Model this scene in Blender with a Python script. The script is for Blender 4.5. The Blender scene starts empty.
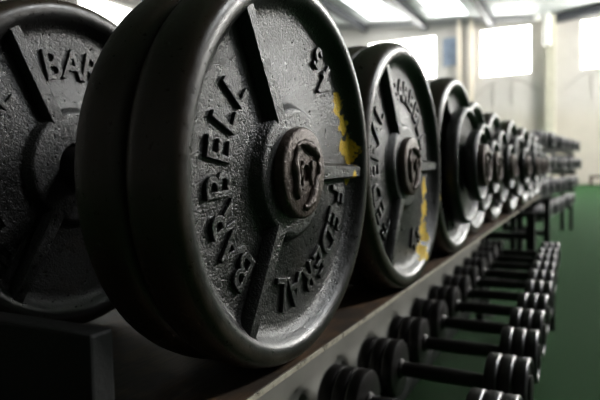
import bpy, bmesh, math, random
from mathutils import Vector, Matrix
random.seed(7)
S = bpy.context.scene
COL = S.collection
PI = math.pi
OZ = 0.85                                    # eye height above the turf: all z below are written from eye level

# ------------------------------------------------------------------ helpers
def link(name, me, mat=None, parent=None):
    o = bpy.data.objects.new(name, me); COL.objects.link(o)
    if mat is not None and me is not None and not me.materials: me.materials.append(mat)
    if parent is not None: o.parent = parent
    return o
def mesh(name, bm, smooth=None):
    bmesh.ops.recalc_face_normals(bm, faces=bm.faces)
    me = bpy.data.meshes.new(name); bm.to_mesh(me); bm.free()
    if smooth is not None:
        for p in me.polygons: p.use_smooth = True
        me.set_sharp_from_angle(angle=math.radians(smooth))
    return me
def obj(name, bm, mat, parent=None, smooth=None):
    return link(name, mesh(name, bm, smooth), mat, parent)
def tag(o, label, cat, group=None, kind=None):
    o['label'] = label; o['category'] = cat
    if group: o['group'] = group
    if kind: o['kind'] = kind
    return o
def empty(name, loc, rz=0.0):
    o = bpy.data.objects.new(name, None); COL.objects.link(o)
    o.location = loc; o.rotation_euler = (0, 0, rz); o.empty_display_size = .05
    return o
def struct(o):
    o['kind'] = 'structure'; return o
def copy_tree(o, parent=None):
    c = o.copy(); COL.objects.link(c)
    if parent is not None:
        c.parent = parent
    for ch in list(o.children): copy_tree(ch, c)
    return c
def add_box(bm, lo, hi, bev=0.0, rot=None, at=None):
    r = bmesh.ops.create_cube(bm, size=1.0)
    vs = r['verts']
    c = [(a + b) / 2 for a, b in zip(lo, hi)]; s = [b - a for a, b in zip(lo, hi)]
    for v in vs: v.co = Vector((v.co.x * s[0] + c[0], v.co.y * s[1] + c[1], v.co.z * s[2] + c[2]))
    if bev > 0:
        es = list({e for v in vs for e in v.link_edges})
        r = bmesh.ops.bevel(bm, geom=es, offset=bev, segments=2, profile=.6, affect='EDGES')
        vs = list({v for v in r['verts']} | {v for v in vs if v.is_valid})
    if rot is not None:
        for v in vs: v.co = rot @ v.co
    if at is not None:
        for v in vs: v.co += Vector(at)
def add_lathe(bm, prof, n=64, axis='X', off=(0, 0, 0)):
    """profile of (along, radius); a zero radius closes the end"""
    rings = []
    for a, r in prof:
        if r <= 1e-6:
            p = {'X': (a, 0, 0), 'Z': (0, 0, a)}[axis]
            rings.append([bm.verts.new(Vector(p) + Vector(off))])
        else:
            ring = []
            for k in range(n):
                t = 2 * PI * k / n
                p = (a, r * math.cos(t), r * math.sin(t)) if axis == 'X' else (r * math.cos(t), r * math.sin(t), a)
                ring.append(bm.verts.new(Vector(p) + Vector(off)))
            rings.append(ring)
    for A, B in zip(rings, rings[1:]):
        for k in range(n):
            k2 = (k + 1) % n
            if len(A) == 1 and len(B) == 1: continue
            if len(A) == 1: bm.faces.new((A[0], B[k], B[k2]))
            elif len(B) == 1: bm.faces.new((A[k], A[k2], B[0]))
            else: bm.faces.new((A[k], A[k2], B[k2], B[k]))
def add_tube(bm, pts, r, n=10):
    pts = [Vector(p) for p in pts]; rings = []
    for i, p in enumerate(pts):
        d = (pts[min(i + 1, len(pts) - 1)] - pts[max(i - 1, 0)]).normalized()
        ref = Vector((0, 0, 1)) if abs(d.z) < .9 else Vector((1, 0, 0))
        a = d.cross(ref).normalized(); b = d.cross(a)
        rr = r[i] if isinstance(r, (list, tuple)) else r
        rings.append([bm.verts.new(p + a * rr * math.cos(2 * PI * k / n) + b * rr * math.sin(2 * PI * k / n)) for k in range(n)])
    for A, B in zip(rings, rings[1:]):
        for k in range(n): bm.faces.new((A[k], A[(k + 1) % n], B[(k + 1) % n], B[k]))
    bm.faces.new(rings[0]); bm.faces.new(rings[-1])

# ------------------------------------------------------------------ materials
class M:
    def __init__(s, name):
        s.m = bpy.data.materials.new(name); s.m.use_nodes = True
        s.t = s.m.node_tree; s.b = s.t.nodes['Principled BSDF']; s.n = s.t.nodes; s.l = s.t.links
    def node(s, typ, **kw):
        n = s.n.new(typ)
        for k, v in kw.items(): setattr(n, k, v)
        return n
    def inp(s, n, i, v):
        if hasattr(v, 'is_linked') or isinstance(v, bpy.types.NodeSocket): s.l.new(v, n.inputs[i])
        else: n.inputs[i].default_value = v
    def coord(s): 
        if not hasattr(s, '_tc'): s._tc = s.node('ShaderNodeTexCoord').outputs['Object']
        return s._tc
    def noise(s, scale, detail=3, rough=.6, vec=None, out='Fac'):
        n = s.node('ShaderNodeTexNoise'); s.inp(n, 'Vector', vec or s.coord())
        n.inputs['Scale'].default_value = scale; n.inputs['Detail'].default_value = detail; n.inputs['Roughness'].default_value = rough
        return n.outputs[out]
    def ramp(s, fac, stops):
        n = s.node('ShaderNodeValToRGB'); s.l.new(fac, n.inputs[0]); cr = n.color_ramp
        while len(cr.elements) < len(stops): cr.elements.new(.5)
        for e, (p, c) in zip(cr.elements, stops):
            e.position = p; e.color = (*c, 1) if len(c) == 3 else c
        return n.outputs[0]
    def math(s, op, a, b=0.0, clamp=False):
        n = s.node('ShaderNodeMath', operation=op); n.use_clamp = clamp
        s.inp(n, 0, a); s.inp(n, 1, b); return n.outputs[0]
    def mapr(s, v, a, b, c=0., d=1.):
        n = s.node('ShaderNodeMapRange', interpolation_type='SMOOTHSTEP'); s.inp(n, 0, v)
        for i, x in enumerate((a, b, c, d)): n.inputs[i + 1].default_value = x
        return n.outputs[0]
    def mix(s, f, a, b):
        n = s.node('ShaderNodeMix', data_type='RGBA'); s.inp(n, 0, f)
        for i, x in ((6, a), (7, b)):
            if isinstance(x, bpy.types.NodeSocket): s.l.new(x, n.inputs[i])
            else: n.inputs[i].default_value = (*x, 1)
        return n.outputs[2]
    def bump(s, h, strength, dist):
        n = s.node('ShaderNodeBump'); n.inputs['Strength'].default_value = strength; n.inputs['Distance'].default_value = dist
        s.l.new(h, n.inputs['Height']); s.l.new(n.outputs[0], s.b.inputs['Normal'])
    def set(s, **kw):
        for k, v in kw.items():
            k = k.replace('_', ' ')
            if isinstance(v, bpy.types.NodeSocket): s.l.new(v, s.b.inputs[k])
            elif k == 'Base Color': s.b.inputs[k].default_value = (*v, 1)
            else: s.b.inputs[k].default_value = v
        return s
def flat(name, c, rough=.6, var=.25, scale=6, metal=0.0, bump=0.0, bscale=60):
    m = M(name); n = m.noise(scale, 4)
    m.set(Base_Color=m.ramp(n, [(.3, tuple(x * (1 - var) for x in c)), (.7, tuple(x * (1 + var) for x in c))]), Roughness=rough, Metallic=metal)
    if bump: m.bump(m.noise(bscale, 3), bump, .002)
    return m.m
def iron(name, paint=None, base=(.008, .0077, .0074)):
    """old black enamel over cast iron; paint: (angle, half width, r0, r1) list in degrees / metres on the disc face"""
    m = M(name)
    big = m.noise(9, 4); fine = m.noise(420, 2, .6); mid = m.noise(130, 3)
    col = m.ramp(big, [(.3, base), (.62, tuple(x * 1.5 for x in base)), (.8, (.022, .016, .011))])
    sx = m.node('ShaderNodeSeparateXYZ'); m.l.new(m.coord(), sx.inputs[0])
    rad = m.math('SQRT', m.math('ADD', m.math('MULTIPLY', sx.outputs[1], sx.outputs[1]), m.math('MULTIPLY', sx.outputs[2], sx.outputs[2])))
    # worn rim: brownish bare metal rubbed through on the outer edge
    wear = m.math('MULTIPLY', m.mapr(rad, .203, .2135), m.mapr(m.noise(22, 4), .38, .68))
    col = m.mix(m.math('MULTIPLY', wear, .75), col, (.085, .07, .055))
    col = m.mix(m.math('MULTIPLY', m.mapr(rad, .205, .222), .8), col, (.044, .028, .017))
    chips = m.math('MULTIPLY', m.mapr(rad, .19, .22), m.mapr(m.noise(55, 2), .70, .76))
    col = m.mix(chips, col, (.012, .008, .006))
    rough = m.mapr(mid, .3, .7, .27, .42)
    if paint:
        ang = m.math('ARCTAN2', sx.outputs[2], sx.outputs[1])
        tot = None
        for (a, hw, r0, r1) in paint:
            d = m.math('SUBTRACT', ang, math.radians(a))
            d = m.math('ABSOLUTE', m.math('ARCTAN2', m.math('SINE', d), m.math('COSINE', d)))
            wob = m.math('MULTIPLY', m.math('SUBTRACT', m.noise(58, 3, .75), .5), 2.2)
            e = m.math('ADD', m.math('DIVIDE', d, math.radians(hw)), m.math('MULTIPLY', m.math('ABSOLUTE', m.math('SUBTRACT', rad, (r0 + r1) / 2)), 2 / (r1 - r0)))
            f = m.mapr(m.math('SUBTRACT', m.math('ADD', e, wob), 1.0), -.06, .1, 1, 0)
            tot = f if tot is None else m.math('MAXIMUM', tot, f)
        speck = m.mapr(m.noise(150, 3), .30, .42)
        tot = m.math('MULTIPLY', tot, speck)
        front = m.mapr(sx.outputs[0], -.028, -.024)
        tot = m.math('MULTIPLY', tot, front)
        col = m.mix(tot, col, m.ramp(m.noise(60), [(.3, (.74, .46, .006)), (.7, (.90, .62, .012))]))
        rough = m.math('MAXIMUM', rough, m.math('MULTIPLY', tot, .75))
    face = m.mapr(rad, .205, .185, .14, .9)
    h = m.math('ADD', m.math('MULTIPLY', fine, 1.0), mid)
    m.set(Base_Color=col, Roughness=rough); m.b.inputs['IOR'].default_value = 1.65
    n = m.node('ShaderNodeBump'); n.inputs['Distance'].default_value = .0014
    m.l.new(face, n.inputs['Strength']); m.l.new(h, n.inputs['Height']); m.l.new(n.outputs[0], m.b.inputs['Normal'])
    return m.m
# paint positions are on each plate's own face (before that plate is turned)
IRON = iron('black_enamel_iron')
IRON_P1 = iron('black_enamel_iron_yellow_marks', [(33, 7, .155, .185), (22, 6, .16, .188), (9, 7, .168, .200), (-3, 4, .168, .186), (12, 4, .15, .18)])
IRON_P2 = iron('black_enamel_iron_yellow_streak', [(104, 10, .135, .168), (88, 11, .15, .185), (72, 10, .165, .20), (58, 8, .18, .21)])
IRON_P3 = iron('black_enamel_iron_yellow_edge', [(195, 9, .19, .215)])
CAP = M('worn_brown_steel')
CAP.set(Base_Color=CAP.ramp(CAP.noise(45, 4), [(.3, (.05, .034, .027)), (.7, (.12, .088, .074))]), Roughness=.42, Metallic=.35)
CAP.bump(CAP.noise(190, 4), .9, .002); CAP = CAP.m
STEEL = flat('dark_handle_steel', (.02, .018, .017), .4, .3, 30, .3)
BLACKSTEEL = flat('black_rack_paint', (.010, .010, .0105), .55, .25, 12, 0, .3, 200)
SMALL = flat('small_black_iron', (.009, .0075, .007), .38, .35, 30, 0, .35, 150)
FARIRON = flat('grey_rubbed_iron', (.03, .029, .031), .4, .5, 40, .3); FARRIM = flat('far_rim_glint', (.40, .39, .40), .4, .35, 60, .4)
SMALLRIM = flat('iron_rim_glint', (.15, .145, .15), .34, .35, 60, .6)  # light rim colours here and above carry the glints on the heads
m = M('brown_shelf_board')
st = m.node('ShaderNodeMapping'); m.l.new(m.coord(), st.inputs[0]); st.inputs['Scale'].default_value = (30, 3, 30)
g = m.noise(4, 6, .7, st.outputs[0]); w = m.noise(14, 4)
m.set(Base_Color=m.mix(m.mapr(w, .4, .62), m.ramp(g, [(.3, (.035, .02, .011)), (.7, (.14, .075, .034))]), (.03, .02, .013)), Roughness=.55)
m.bump(g, .4, .003); SHELF = m.m
m = M('chipped_cream_edge'); 
m.set(Base_Color=m.ramp(m.noise(70, 4, .7), [(.34, (.05, .04, .03)), (.44, (.42, .38, .30)), (.7, (.55, .51, .42))]), Roughness=.5); EDGE = m.m
m = M('cream_rack_panel')
m.set(Base_Color=m.ramp(m.noise(5, 4), [(.3, (.31, .305, .27)), (.7, (.44, .43, .39))]), Roughness=.6); PANEL = m.m
m = M('artificial_turf')
f = m.noise(420, 2); bigt = m.noise(.9, 3)
c1 = m.ramp(f, [(.3, (.006, .026, .007)), (.7, (.017, .078, .018))])
m.set(Base_Color=m.mix(m.mapr(bigt, .35, .7), c1, (.011, .052, .012)), Roughness=.9); m.b.inputs['Specular IOR Level'].default_value = .12
m.bump(f, .8, .01); TURF = m.m
m = M('cream_wall_paint')
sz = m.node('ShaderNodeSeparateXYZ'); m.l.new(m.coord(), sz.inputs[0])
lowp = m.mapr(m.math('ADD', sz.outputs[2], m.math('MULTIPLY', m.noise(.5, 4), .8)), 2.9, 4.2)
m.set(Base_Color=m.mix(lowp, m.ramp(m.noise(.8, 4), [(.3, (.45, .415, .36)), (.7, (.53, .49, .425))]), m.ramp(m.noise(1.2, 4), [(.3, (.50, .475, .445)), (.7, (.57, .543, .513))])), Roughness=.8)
WALL = m.m
ROOF = flat('galvanised_roof_sheet', (.62, .645, .66), .5, .12, 1.5, .1)
BEAM = flat('dark_grey_steel_beam', (.03, .033, .04), .6, .2, 3)
FRAME = flat('white_window_frame', (.75, .74, .70), .5, .1)
PIPE = flat('cream_pipe', (.74, .66, .55), .45, .1)
WHITEPIPE = flat('white_plastic_pipe', (.85, .85, .82), .35, .05)
CABLE = flat('grey_cable', (.45, .43, .40), .7, .1)
POSTER = flat('blue_grey_board', (.20, .25, .33), .6, .35, 2.5)
WOOD = flat('dark_brown_wood', (.05, .03, .02), .6, .3, 6)
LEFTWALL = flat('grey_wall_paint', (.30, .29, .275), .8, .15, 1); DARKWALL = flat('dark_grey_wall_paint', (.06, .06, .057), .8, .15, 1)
def daylight(name, strength, col=(1, .985, .94)):
    m = M(name); m.set(Base_Color=(.8, .8, .8), Roughness=.3)
    m.b.inputs['Emission Color'].default_value = (*col, 1); m.b.inputs['Emission Strength'].default_value = strength
    return m.m
PANE = daylight('bright_daylight_pane', 13.0); SUNPANE = daylight('strong_daylight_pane', 98.0); FILLPANE = daylight('left_fill_pane', 3.6)  # the weakest pane is an added fill glow on the left
SKYLIGHT = daylight('translucent_roof_light', 3.2, (.93, .97, 1)); NEARLIGHT = daylight('added_roof_light', 62.0, (.97, .99, 1))

# ------------------------------------------------------------------ the hall
XL, XR, YB, YF = -15.0, 9.0, 27.0, -5.0
XV = -1.35; ZV = 6.32                        # roof valley above the column, from eye level
def roof_z(x): return ZV + (XV - x) * .085 if x < XV else ZV + (x - XV) * .10
def zz(z): return z + OZ
bm = bmesh.new(); add_box(bm, (XL - .3, YF - .3, -.2), (XR + .3, YB + .3, 0)); struct(obj('floor', bm, TURF))
def wall(name, axis, pos, th, u0, u1, z1, holes, mat=WALL):
    """a wall slab with rectangular holes; u runs along the wall"""
    us = sorted({u0, u1, *[h[0] for h in holes], *[h[1] for h in holes]}); zs = sorted({0, z1, *[h[2] for h in holes], *[h[3] for h in holes]})
    bm = bmesh.new()
    for a, b in zip(us, us[1:]):
        for c, d in zip(zs, zs[1:]):
            if any(h[0] <= (a + b) / 2 <= h[1] and h[2] <= (c + d) / 2 <= h[3] for h in holes): continue
            if axis == 'Y': add_box(bm, (a, pos, c), (b, pos + th, d))
            else: add_box(bm, (pos, a, c), (pos + th, b, d))
    bmesh.ops.remove_doubles(bm, verts=bm.verts, dist=1e-4)
    return struct(obj(name, bm, mat))
k = YB / 24.0
backwin = [(-9.75, -6.32, zz(4.25), zz(6.28)), (-4.33, -2.12, zz(4.08), zz(6.24)), (-.22, 2.1, zz(4.05), zz(6.15)), (3.6, 6.2, zz(4.05), zz(6.15))]
rightwin = [(14.6, 17.6, 5.7, 8.0), (18.3, 20.6, 5.7, 8.0)]
leftfill = [(y, y + 3.0, 4.2, 7.0) for y in (13.6, 20.5)]  # added left openings: fill for the rims, standing in for bright roof
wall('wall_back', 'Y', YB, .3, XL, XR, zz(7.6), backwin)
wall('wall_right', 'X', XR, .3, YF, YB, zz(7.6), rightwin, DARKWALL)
wall('wall_left', 'X', XL - .3, .3, YF, YB, zz(7.6), leftfill, LEFTWALL)
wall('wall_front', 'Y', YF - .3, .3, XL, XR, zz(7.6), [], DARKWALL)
def window(n, axis, pos, h):
    u0, u1, z0, z1 = h; t = .07
    bm = bmesh.new()
    def b(a, c, d, e):
        if axis == 'Y': add_box(bm, (a, pos + .04, d), (c, pos + .13, e))
        else: add_box(bm, (pos + .04, a, d), (pos + .13, c, e))
    b(u0, u0 + t, z0, z1); b(u1 - t, u1, z0, z1); b(u0 + t, u1 - t, z0, z0 + t); b(u0 + t, u1 - t, z1 - t, z1)
    um = (u0 + u1) / 2; b(um - .02, um + .02, z0 + t, z1 - t)
    o = struct(obj('window_%d' % n, bm, FRAME))
    bm = bmesh.new()
    if axis == 'Y': add_box(bm, (u0 + t, pos + .08, z0 + t), (u1 - t, pos + .10, z1 - t))
    else: add_box(bm, (pos + .08, u0 + t, z0 + t), (pos + .10, u1 - t, z1 - t))
    obj('window_pane', bm, SUNPANE if pos == XR else PANE if axis == 'Y' else FILLPANE, o)
for i, h in enumerate(backwin): window(i + 1, 'Y', YB, h)
for i, h in enumerate(rightwin): window(i + 5, 'X', XR, h)
for i, h in enumerate(leftfill): window(i + 7, 'X', XL - .3, h)
# corrugated roof in two slopes that meet in a valley over the column
bm = bmesh.new(); ny = int((YB - YF) / .075)
rows = []
for j in range(ny + 1):
    y = YF + (YB - YF) * j / ny; dz = .022 * math.cos(2 * PI * j / 4)
    rows.append([bm.verts.new((x, y, zz(roof_z(x)) + .2 + dz)) for x in (XL - .3, XV, XR + .3)])
for A, B in zip(rows, rows[1:]):
    for q in range(2): bm.faces.new((A[q], A[q + 1], B[q + 1], B[q]))
struct(obj('ceiling', bm, ROOF))
bm = bmesh.new()
for x0, y0 in ((-12.6, 18), (-9.2, 18), (-6.1, 18), (2.4, 18.0), (5.4, 18.0)):
    x1, y1 = x0 + 1.4, y0 + 8.0
    v = [bm.verts.new((x, y, zz(roof_z(x)) + .165)) for x, y in ((x0, y0), (x1, y0), (x1, y1), (x0, y1))]; bm.faces.new(v)
struct(obj('window_9', bm, SKYLIGHT))
bm = bmesh.new()
for x0, y0 in ((6.3, 5.5),):
    x1, y1 = x0 + 1.5, y0 + 3.0
    v = [bm.verts.new((x, y, zz(roof_z(x)) + .165)) for x, y in ((x0, y0), (x1, y0), (x1, y1), (x0, y1))]; bm.faces.new(v)
struct(obj('window_10', bm, NEARLIGHT))  # out of view, added to light the near plates from upper right
n = 0
for x in (-12.9, -9.85, -6.85, -3.8, 1.7, 4.7, 7.6):
    n += 1; bm = bmesh.new(); z = zz(roof_z(x))
    add_box(bm, (x - .09, YF, z - .16), (x + .09, YB, z + .12)); add_box(bm, (x - .14, YF, z - .20), (x + .14, YB, z - .16))
    struct(obj('trim_%d' % n, bm, BEAM))
n += 1; bm = bmesh.new(); rot = Matrix.Rotation(-math.atan(.10), 3, 'Y')
add_box(bm, (0, YB - .35, -.34), ((XR - XV) / math.cos(math.atan(.1)), YB, 0), rot=rot, at=(XV, 0, zz(ZV) + .12)); struct(obj('trim_%d' % n, bm, BEAM))
n += 1; bm = bmesh.new(); rot = Matrix.Rotation(math.atan(.085), 3, 'Y')
add_box(bm, (-(XV - XL) / math.cos(math.atan(.085)), YB - .25, -.12), (0, YB, 0), rot=rot, at=(XV, 0, zz(ZV) + .1)); struct(obj('trim_%d' % n, bm, flat('grey_eaves_trim', (.32, .32, .33), .7, .1)))
# column with white pipes in front of it
bm = bmesh.new(); add_box(bm, (-1.55, YB - .5, 0), (-1.15, YB, zz(ZV) + .1), .03); struct(obj('pillar', bm, flat('grey_cream_pillar', (.50, .48, .39), .7, .12, 2)))
for x0, zb, r, lab in ((-1.86, 6.25, .12, 'short white pipe hanging from the roof left of the column'), (-1.47, 5.15, .15, 'longer white pipe on the front of the column')):
    bm = bmesh.new(); add_tube(bm, [(x0, YB - .72, zz(zb)), (x0, YB - .72, zz(ZV) + .1)], r, 16)
    p = obj('hanging_pipe', bm, WHITEPIPE, None, 40); tag(p, lab, 'pipe', 'white pipes at the column')
    bm = bmesh.new(); add_lathe(bm, [(-.05, 0), (-.05, r * 1.12), (.12, r * 1.12), (.12, r * .95)], 16, 'Z', (x0, YB - .72, zz(zb))); obj('end_collar', bm, WHITEPIPE, p, 40)
for x, lab in ((-5.22, 'slender cream post against the back wall beside the blue board'), (-4.68, 'slender cream post between the blue board and the middle window')):
    bm = bmesh.new(); add_box(bm, (x - .085, YB - .32, 0), (x + .085, YB - .15, zz(roof_z(x)) + .12), .02)
    q = obj('wall_post', bm, PIPE); tag(q, lab, 'post', 'cream posts at the back wall')
    bm = bmesh.new(); add_box(bm, (x - .15, YB - .38, 0), (x + .15, YB - .09, .05), .01); obj('base_plate', bm, PIPE, q)
bm = bmesh.new(); add_box(bm, (-6.0, YB - .05, zz(4.75)), (-5.36, YB - .005, zz(6.05)), .01)
q = tag(obj('notice_board', bm, POSTER), 'blue grey notice board on the back wall beside the cream posts', 'board')
bm = bmesh.new()
for lo, hi in (((-6.04, zz(4.71)), (-5.32, zz(4.75))), ((-6.04, zz(6.05)), (-5.32, zz(6.09))), ((-6.04, zz(4.75)), (-6.0, zz(6.05))), ((-5.36, zz(4.75)), (-5.32, zz(6.05)))):
    add_box(bm, (lo[0], YB - .06, lo[1]), (hi[0], YB - .005, hi[1]))
obj('board_frame', bm, CABLE, q)
def cable(x0, x1, zt, zl, lab, drops):
    pts = []
    for i in range(17):
        t = i / 16; pts.append((x0 + (x1 - x0) * t, YB - .03, zz(zl + (zt - zl) * math.sin(PI * t))))
    bm = bmesh.new(); add_tube(bm, pts, .025, 6)
    c = tag(obj('wall_cable', bm, CABLE, None, 60), lab, 'cable', 'cables under the windows')
    for x in drops:
        bm = bmesh.new(); add_tube(bm, [(x, YB - .03, zz(2.75)), (x, YB - .03, zz(3.85))], .03, 6); obj('drop_conduit', bm, CABLE, c, 60)
cable(-4.6, -1.7, 3.95, 3.2, 'grey cable arching on the wall below the middle window', (-3.75, -2.95))
cable(-1.0, 1.6, 3.95, 3.1, 'grey cable arching on the wall below the window right of the column', (.25,))
# low bench by the wall
b = empty('low_bench', (.72, YB - .75, 0)); tag(b, 'low dark wooden bench standing at the foot of the back wall', 'bench')
bm = bmesh.new(); add_box(bm, (-.55, -.2, .30), (.55, .2, .40), .01); obj('seat', bm, WOOD, b)
for x in (-.48, .48):
    bm = bmesh.new(); add_box(bm, (x - .06, -.18, 0), (x + .06, .18, .30), .01); obj('leg', bm, WOOD, b)

# ------------------------------------------------------------------ plates with raised lettering
def glyph(ch, size):
    cu = bpy.data.curves.new('glyph', 'FONT'); cu.body = ch; cu.size = size; cu.align_x = 'CENTER'; cu.offset = .0003
    cu.extrude = .0020; cu.bevel_depth = .0008; cu.bevel_resolution = 1; cu.resolution_u = 5
    o = bpy.data.objects.new('glyph', cu); COL.objects.link(o)
    me = bpy.data.meshes.new_from_object(o.evaluated_get(bpy.context.evaluated_depsgraph_get()))
    bpy.data.objects.remove(o); bpy.data.curves.remove(cu)
    return me
GL = {}
def put(bm, ch, ang, r, h, x, flip=False, wide=1.0):
    if (ch, h) not in GL:
        me = glyph(ch, h / .69)
        vs = [v.co.copy() for v in me.vertices]; us = [v.x for v in vs]; cx = (min(us) + max(us)) / 2
        GL[ch, h] = ([Vector((v.x - cx, v.y, v.z)) for v in vs], [tuple(p.vertices) for p in me.polygons]); bpy.data.meshes.remove(me)
    vs, fs = GL[ch, h]; a = math.radians(ang)
    er = Vector((0, math.cos(a), math.sin(a))); t = Vector((0, math.sin(a), -math.cos(a)))
    if flip: er, t = -er, -t
    c = Vector((0, math.cos(a), math.sin(a))) * r
    nv = [bm.verts.new(c + t * v.x * wide + er * (v.y - h / 2) + Vector((x + v.z, 0, 0))) for v in vs]
    for f in fs:
        try: bm.faces.new([nv[i] for i in f])
        except ValueError: pass
PROFILE = [(-.042, .035), (-.042, .17), (-.045, .185), (-.055, .199), (-.0610, .207), (-.0620, .212), (-.0606, .2180), (-.0555, .2232), (-.0470, .2262), (-.037, .2272), (-.026, .2269),
           (-.0165, .2257), (-.0090, .2236), (-.0045, .2208), (-.0018, .2172), (-.0004, .2130), (.0, .2085), (-.0006, .2042), (-.0026, .2002), (-.0065, .1962), (-.0115, .1925), (-.0160, .1885), (-.0186, .1835), (-.0195, .1770), (-.0195, .084), (-.0175, .081),
           (-.0095, .077), (-.0070, .074), (-.0064, .070), (-.0064, .035), (-.042, .035)]
def plate_mesh(name, text=True):
    bm = bmesh.new(); add_lathe(bm, PROFILE, 128)
    for a in (0, 121, 240):
        r = Matrix.Rotation(math.radians(a), 3, 'X')
        r0, r1 = .070, .201; w0, w1 = .0145, .0105; xt = -.0055; xb = -.026
        pts = []
        for rr, w in ((r0, w0), (r1, w1)):
            pts.append([(xb, rr, -w), (xt - .004, rr, -w * .86), (xt, rr, -w * .6), (xt, rr, w * .6), (xt - .004, rr, w * .86), (xb, rr, w)])
        A, B = [[bm.verts.new(r @ Vector(p)) for p in q] for q in pts]
        for i in range(6): bm.faces.new((A[i], A[(i + 1) % 6], B[(i + 1) % 6], B[i]))
        bm.faces.new(A); bm.faces.new(B)
    return mesh(name, bm, 38)
def lettering_mesh():
    bm = bmesh.new(); x = -.0180
    for ch, a in zip('BARBELL', (-135, -148.5, -162, -176, 170, 156, 142)): put(bm, ch, a, .142, .039, x, wide=.9)
    for ch, a in zip('FEDERAL', (-13, -27, -41, -55.5, -70, -84.5, -98)): put(bm, ch, a, .145, .039, x, wide=.9)
    put(bm, '4', 50, .152, .044, x, True, 1.0); put(bm, '5', 63.5, .164, .026, x, True, 1.0)
    return mesh('raised_lettering', bm, 30)
PLATE = plate_mesh('weight_plate'); LETTER = lettering_mesh()
PLATE.materials.append(IRON); LETTER.materials.append(IRON)
def disc_prof(R, T, k=None):
    b = min(.008, T * .22)
    return [(-T, .02), (-T, R - .012), (-T + b * .4, R - .003), (-T + b, R), (-b * 1.2, R), (-b * .35, R - b * .45), (0, R - b * 1.3), (-b * .4, R - b * 2), (-T * .35, R - b * 2.6),
            (-T * .38, R * .40), (-T * .12, R * .37), (-T * .12, .02), (-T, .02)]
def lathe_mesh(name, prof, n, ang=40):
    bm = bmesh.new(); add_lathe(bm, prof, n); return mesh(name, bm, ang)
MID = lathe_mesh('middle_plate', disc_prof(.150, .036), 96); SML = lathe_mesh('small_plate', disc_prof(.092, .032), 72)
CAPM = lathe_mesh('end_cap', [(-.03, 0), (-.03, .0535), (.0015, .0535), (.004, .052), (.0052, .049), (.0052, .010), (.0015, .0085), (.0015, 0)], 72)
for me in (MID, SML): me.materials.append(IRON)
CAPM.materials.append(CAP)
def weld_mesh():
    bm = bmesh.new(); rng = random.Random(3); pts = []; rad = []
    for i in range(34):
        t = i / 33; a = math.radians(-100 + 330 * t)
        rr = .032 + .004 * math.sin(3.1 * a + .5) + rng.uniform(-.0012, .0012)
        pts.append((.005 + rng.uniform(-.0008, .001), rr * math.cos(a) * .92, rr * 1.12 * math.sin(a))); rad.append(.0050 + .0016 * math.sin(5 * t * PI) + rng.uniform(-.001, .001))
    rad[0] = rad[-1] = .003
    add_tube(bm, pts, rad, 10)
    pts = [(.005, -.012 + .003 * math.sin(i), -.018 + .004 * i) for i in range(9)]
    add_tube(bm, pts, .0032, 8)
    pts = [(.005, .012 + .002 * math.cos(i * 1.3), -.014 + .004 * i) for i in range(8)]
    add_tube(bm, pts, .0034, 8)
    return mesh('weld_bead', bm, 60)
WELD = weld_mesh(); WELD.materials.append(CAP)
def handle_mesh():
    return lathe_mesh('handle', [(-.335, 0), (-.335, .034), (-.325, .036), (-.31, .030), (-.275, .030), (-.270, .022), (-.262, .0175), (-.155, .019), (-.048, .0175), (-.040, .022), (-.035, .030), (-.015, .030), (-.010, .036), (0, .034), (0, 0)], 40)
HANDLE = handle_mesh(); HANDLE.materials.append(STEEL)

Z1 = OZ - .0038; X0 = -.2959
def part(name, me, parent, x=0, rx=0, flip=False, mat=None, tilt=0.0, sc=1.0):
    o = link(name, me, None, parent); o.location = (x, 0, 0); o.scale = (1, sc, sc)
    # flip turns a disc to face the other way along the bar
    o.rotation_euler = (rx, tilt, PI if flip else 0)
    if mat is not None:
        o.material_slots[0].link = 'OBJECT'; o.material_slots[0].material = mat
    return o
def big_dumbbell(label, y, yaw, front_turn, mat, dx=0.0, tilt=0.0, extra=False, rear_turn=0.0, name='plate_dumbbell', sc=1.0, bar_tilt=0.0, rear=1.0):
    d = empty(name, (X0 + dx, y, Z1 + .2272 * (sc - 1)), yaw); d.scale = (1, sc, sc); d.rotation_euler.y = bar_tilt; tag(d, label, 'dumbbell', 'large plate dumbbells along the upper shelf')
    p = part('weight_plate', PLATE, d, 0, front_turn, mat=mat, tilt=tilt); part('raised_lettering', LETTER, p, mat=None)
    part('weight_plate', PLATE, d, -.1270, 0, True)
    part('handle', HANDLE, d, -.0535)
    q = part('weight_plate', PLATE, d, -.364, rear_turn, sc=rear); part('raised_lettering', LETTER, q); q.location.z += .2272 * (rear - 1.038) if rear > 1.038 else 0
    q = part('weight_plate', PLATE, d, -.492, 0, True, sc=rear); q.location.z += .2272 * (rear - 1.038) if rear > 1.038 else 0
    for f in (False, True):
        x0 = .0005 if not f else -.493
        if extra:
            s = -1 if f else 1; 
            part('middle_plate', MID, d, x0 + s * .028, 0, f); part('small_plate', SML, d, x0 + s * .060, 0, f)
            cx = x0 + s * .066
        else: cx = x0
        c = part('end_cap', CAPM, d, cx, .35 if f else 0.0, f); part('weld_bead', WELD, c)
    return d
T = math.radians
big_dumbbell('nearest large black iron dumbbell, yellow paint dabs right of its round hub', .5880, -.018, 0, IRON_P1, 0, 0, False, T(-121), bar_tilt=.0243, rear=1.06)
big_dumbbell('second large black iron dumbbell, yellow paint streaked down its lower right face', 1.0525, -.030, T(-121), IRON_P2, 0, -.0215, False, T(30), sc=1.03, rear=.970)
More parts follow.
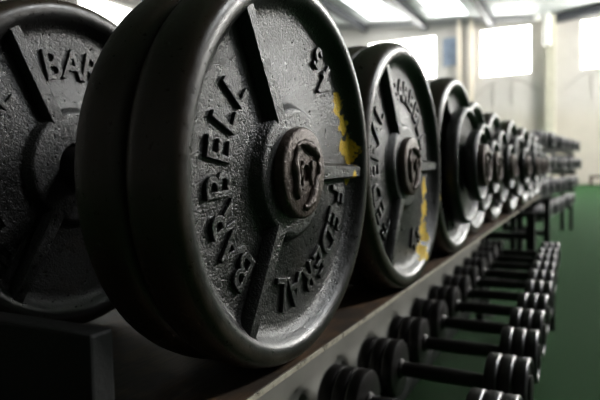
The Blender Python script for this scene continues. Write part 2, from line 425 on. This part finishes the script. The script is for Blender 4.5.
specs = [('third large black dumbbell with a smaller plate in front and yellow on its left edge', 1.5240, 0, IRON_P3),
         ('fourth large black dumbbell counting from the near end of the upper shelf', 1.991, -.03, None),
         ('fifth large black dumbbell counting from the near end of the upper shelf', 2.456, -.03, None),
         ('sixth large black dumbbell counting from the near end of the upper shelf', 2.922, -.012, None),
         ('seventh large black dumbbell counting from the near end of the upper shelf', 3.52, -.01, None),
         ('eighth large black dumbbell counting from the near end of the upper shelf', 3.99, -.01, None),
         ('ninth large black dumbbell, last one before the small dumbbells', 4.46, -.01, None)]
for i, (lab, y, dx, mat) in enumerate(specs):
    big_dumbbell(lab, y, random.uniform(-.033, -.028), 0 if i == 0 else T(random.choice((-119, 118, 60))), mat, dx, 0, True, T(random.uniform(0, 360)), sc=1.03 if i == 0 else 1.0)

# ------------------------------------------------------------------ the racks
ZS = OZ - .2324                                # top of the upper shelf
def rack(label, y0, y1, lower, panel):
    r = empty('dumbbell_rack', (-.5, y0, 0)); tag(r, label, 'rack', 'long black steel dumbbell racks')
    L = y1 - y0
    bm = bmesh.new(); add_box(bm, (-.44, 0, ZS - .006), (.194, L, ZS), .001); obj('shelf_board', bm, SHELF, r)
    bm = bmesh.new(); add_box(bm, (.1942, 0, ZS - .0065), (.1965, L, ZS - .0004), .0006); obj('edge_strip', bm, EDGE, r)
    if panel:
        bm = bmesh.new(); add_box(bm, (.000, .075, ZS - .36), (.006, L - .075, ZS - .0065)); e = obj('back_panel', bm, PANEL, r); e['label'] = 'cream sheet metal panel under the shelf'
    for y in (.03, L - .07):
        for x in (-.42, -.02):
            bm = bmesh.new(); add_box(bm, (x, y, 0), (x + .04, y + .04, ZS - .0065), .003); obj('post', bm, BLACKSTEEL, r)
            bm = bmesh.new(); add_box(bm, (x - .03, y - .03, 0), (x + .07, y + .07, .008), .002); obj('foot_plate', bm, BLACKSTEEL, r)
    if lower:
        zr = OZ - .520
        for x in (.070, .335):
            bm = bmesh.new(); add_box(bm, (x, 0, zr - .045), (x + .045, L, zr), .003); obj('rail', bm, BLACKSTEEL, r)
        for y in (.02, L - .06):
            bm = bmesh.new(); add_box(bm, (-.02, y, zr - .085), (.38, y + .04, zr - .0455), .003); obj('bracket', bm, BLACKSTEEL, r)
            bm = bmesh.new(); add_box(bm, (.33, y, 0), (.37, y + .04, zr - .086), .003); obj('post', bm, BLACKSTEEL, r)
    else:
        for z in (ZS - .17, ZS - .31):
            for y in (.005, L - .045):
                bm = bmesh.new(); add_box(bm, (.02, y, z), (.22, y + .035, z + .035), .003); obj('crossbar', bm, BLACKSTEEL, r)
        for y in (.005, L - .045):
            bm = bmesh.new(); add_box(bm, (.22, y, 0), (.262, y + .04, ZS - .021), .003); obj('post', bm, BLACKSTEEL, r)
    return r
ra = rack('near dumbbell rack with a brown upper shelf and a cream panel below', .20, 3.17, True, True)
# flat black stop across the near end of the shelf
bm = bmesh.new(); add_box(bm, (-.44, .115, ZS), (.150, .140, ZS + .104), .003); e = obj('end_stop', bm, BLACKSTEEL, ra); e['label'] = 'flat black steel stop across the near end'
rack('middle dumbbell rack with a black front post and crossbars and no lower dumbbells', 3.26, 4.74, False, False)

# small dumbbells on the lower tier
def small_parts(R):
    hd = []
    T3 = .027
    prof = [(0, 0.010)]
    bm = bmesh.new(); x = 0.0
    for k in range(3):
        rr = R * (1.0, 1.0, .99)[k]; b = .005
        add_lathe(bm, [(x, .012), (x, rr - b), (x + b * .3, rr - b * .35), (x + b, rr), (x + T3 - b, rr), (x + T3 - b * .3, rr - b * .35), (x + T3, rr - b), (x + T3, rr - b * 2), (x + T3 - .003, rr - b * 2.4), (x + T3 - .003, .012), (x, .012)], 40)
        x += T3 + .0015
    add_lathe(bm, [(x - .004, .010), (x - .004, R * .45), (x + .001, R * .45), (x + .003, R * .38), (x + .003, 0)], 32)
    head = mesh('head', bm, 35); head.materials.append(SMALL); 
    bm = bmesh.new()
    for k in range(3):
        xx = k * (T3 + .0015) + T3
        add_lathe(bm, [(xx - .0042, R + .00035), (xx - .0012, R - .0012), (xx + .0006, R - .0045), (xx + .0006, R - .0062), (xx - .003, R - .0062), (xx - .0042, R + .00035)], 40)
    rims = mesh('rim_glint', bm, 60); rims.materials.append(SMALLRIM)  # lighter rings put the thin rim highlights into the colour
    hm = lathe_mesh('handle', [(-.10, .012), (-.10, .022), (-.092, .022), (-.088, .016), (0, .0175), (.088, .016), (.092, .022), (.10, .022), (.10, .012)], 24); hm.materials.append(STEEL)
    return head, rims, hm
ORD = ['first', 'second', 'third', 'fourth', 'fifth', 'sixth', 'seventh', 'eighth', 'ninth', 'tenth', 'eleventh', 'twelfth', 'thirteenth', 'fourteenth', 'fifteenth', 'sixteenth']
def small_dumbbell(name, R):
    h, rm, hm = small_parts(R)
    d = empty(name, (0, 0, 0))
    link('handle', hm, None, d)
    for s in (1, -1):
        o = link('head', h, None, d); o.location = (s * .0955, 0, 0); o.rotation_euler = (0, 0, 0 if s > 0 else PI)
        q = link('rim_glint', rm, None, o); q['label'] = 'rim highlights in a light colour'
    return d
proto = small_dumbbell('small_dumbbell', .063)
for i in range(11):
    d = proto if i == 0 else copy_tree(proto)
    y = 1.005 + .211 * i
    d.location = (-.268 - .002 * i + random.uniform(-.008, .008), y, OZ - .52 + .0642); d.rotation_euler = (random.uniform(0, 6), 0, random.uniform(-.05, .05))
    tag(d, 'small black dumbbell on the lower tier, %s from the near end' % ORD[i], 'dumbbell', 'small dumbbells on the lower tier')

# far rack turned a little towards the aisle, three tiers of small dumbbells
fr = empty('stepped_rack', (-.50, 5.15, 0), T(-4.7)); tag(fr, 'far stepped rack packed with four tiers of small dumbbells', 'rack')
FL = 3.0; tiers = [(.0, 1.02), (.02, .80), (.0, .58), (-.02, .36)]
for x, z in tiers:
    for dx in (-.10, .10):
        bm = bmesh.new(); add_box(bm, (x + dx - .02, 0, z - .03), (x + dx + .02, FL, z), .003); obj('rail', bm, BLACKSTEEL, fr)
for y in (0.02, FL - .06):
    bm = bmesh.new(); add_box(bm, (-.024, y, 0), (.021, y + .045, .985), .003); obj('post', bm, BLACKSTEEL, fr)
    bm = bmesh.new(); add_box(bm, (.085, y, 0), (.125, y + .045, .285), .003); obj('post', bm, BLACKSTEEL, fr)
    for x, z in tiers:
        bm = bmesh.new(); add_box(bm, (-.15, y, z - .075), (x + .14, y + .04, z - .031), .003); obj('bracket', bm, BLACKSTEEL, fr)
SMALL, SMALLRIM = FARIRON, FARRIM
far = small_dumbbell('small_dumbbell', .066)
first = True
R5 = Matrix.Rotation(T(-4.7), 3, 'Z')
for ti, (x, z) in enumerate(tiers):
    for k2 in range(16):
        d = far if first else copy_tree(far); first = False
        p = R5 @ Vector((x + random.uniform(-.025, .025), .12 + k2 * .183, z + .0672)) + Vector((-.50, 5.15, 0))
        d.location = p; d.rotation_euler = (random.uniform(0, 6), 0, T(-5) + random.uniform(-.04, .04))
        tag(d, 'dumbbell on the %s tier of the far rack, %s from the near end' % (('top', 'upper middle', 'lower middle', 'bottom')[ti], ORD[k2]), 'dumbbell', 'small dumbbells on the far stepped rack')

# ------------------------------------------------------------------ light and camera
w = bpy.data.worlds.new('sky'); S.world = w; w.use_nodes = True
w.node_tree.nodes['Background'].inputs[0].default_value = (.75, .85, 1, 1); w.node_tree.nodes['Background'].inputs[1].default_value = 1.0
cam = bpy.data.cameras.new('camera'); co = bpy.data.objects.new('camera', cam); COL.objects.link(co)
f_px = 560.13; cam.sensor_width = 36; cam.lens = f_px * 36 / 600; cam.clip_start = .02; cam.clip_end = 200
yaw, pitch, roll = T(26.956), T(3.077), T(-1.0455)
fw = Vector((-math.sin(yaw) * math.cos(pitch), math.cos(yaw) * math.cos(pitch), -math.sin(pitch)))
r = Vector((math.cos(yaw), math.sin(yaw), 0)); u = r.cross(fw)
r2 = r * math.cos(roll) + u * math.sin(roll); u2 = -r * math.sin(roll) + u * math.cos(roll)
mw = Matrix((r2, u2, -fw)).transposed().to_4x4(); mw.translation = (0, 0, OZ); co.matrix_world = mw
cam.dof.use_dof = True; cam.dof.focus_distance = .62; cam.dof.aperture_fstop = 5.0
S.camera = co
S.view_settings.view_transform = 'Standard'; S.view_settings.look = 'None'; S.view_settings.gamma = 1; S.view_settings.use_curve_mapping = False
S.view_settings.exposure = 0.32
S.cycles.use_denoising = True; S.cycles.max_bounces = 8; S.cycles.sample_clamp_indirect = 8
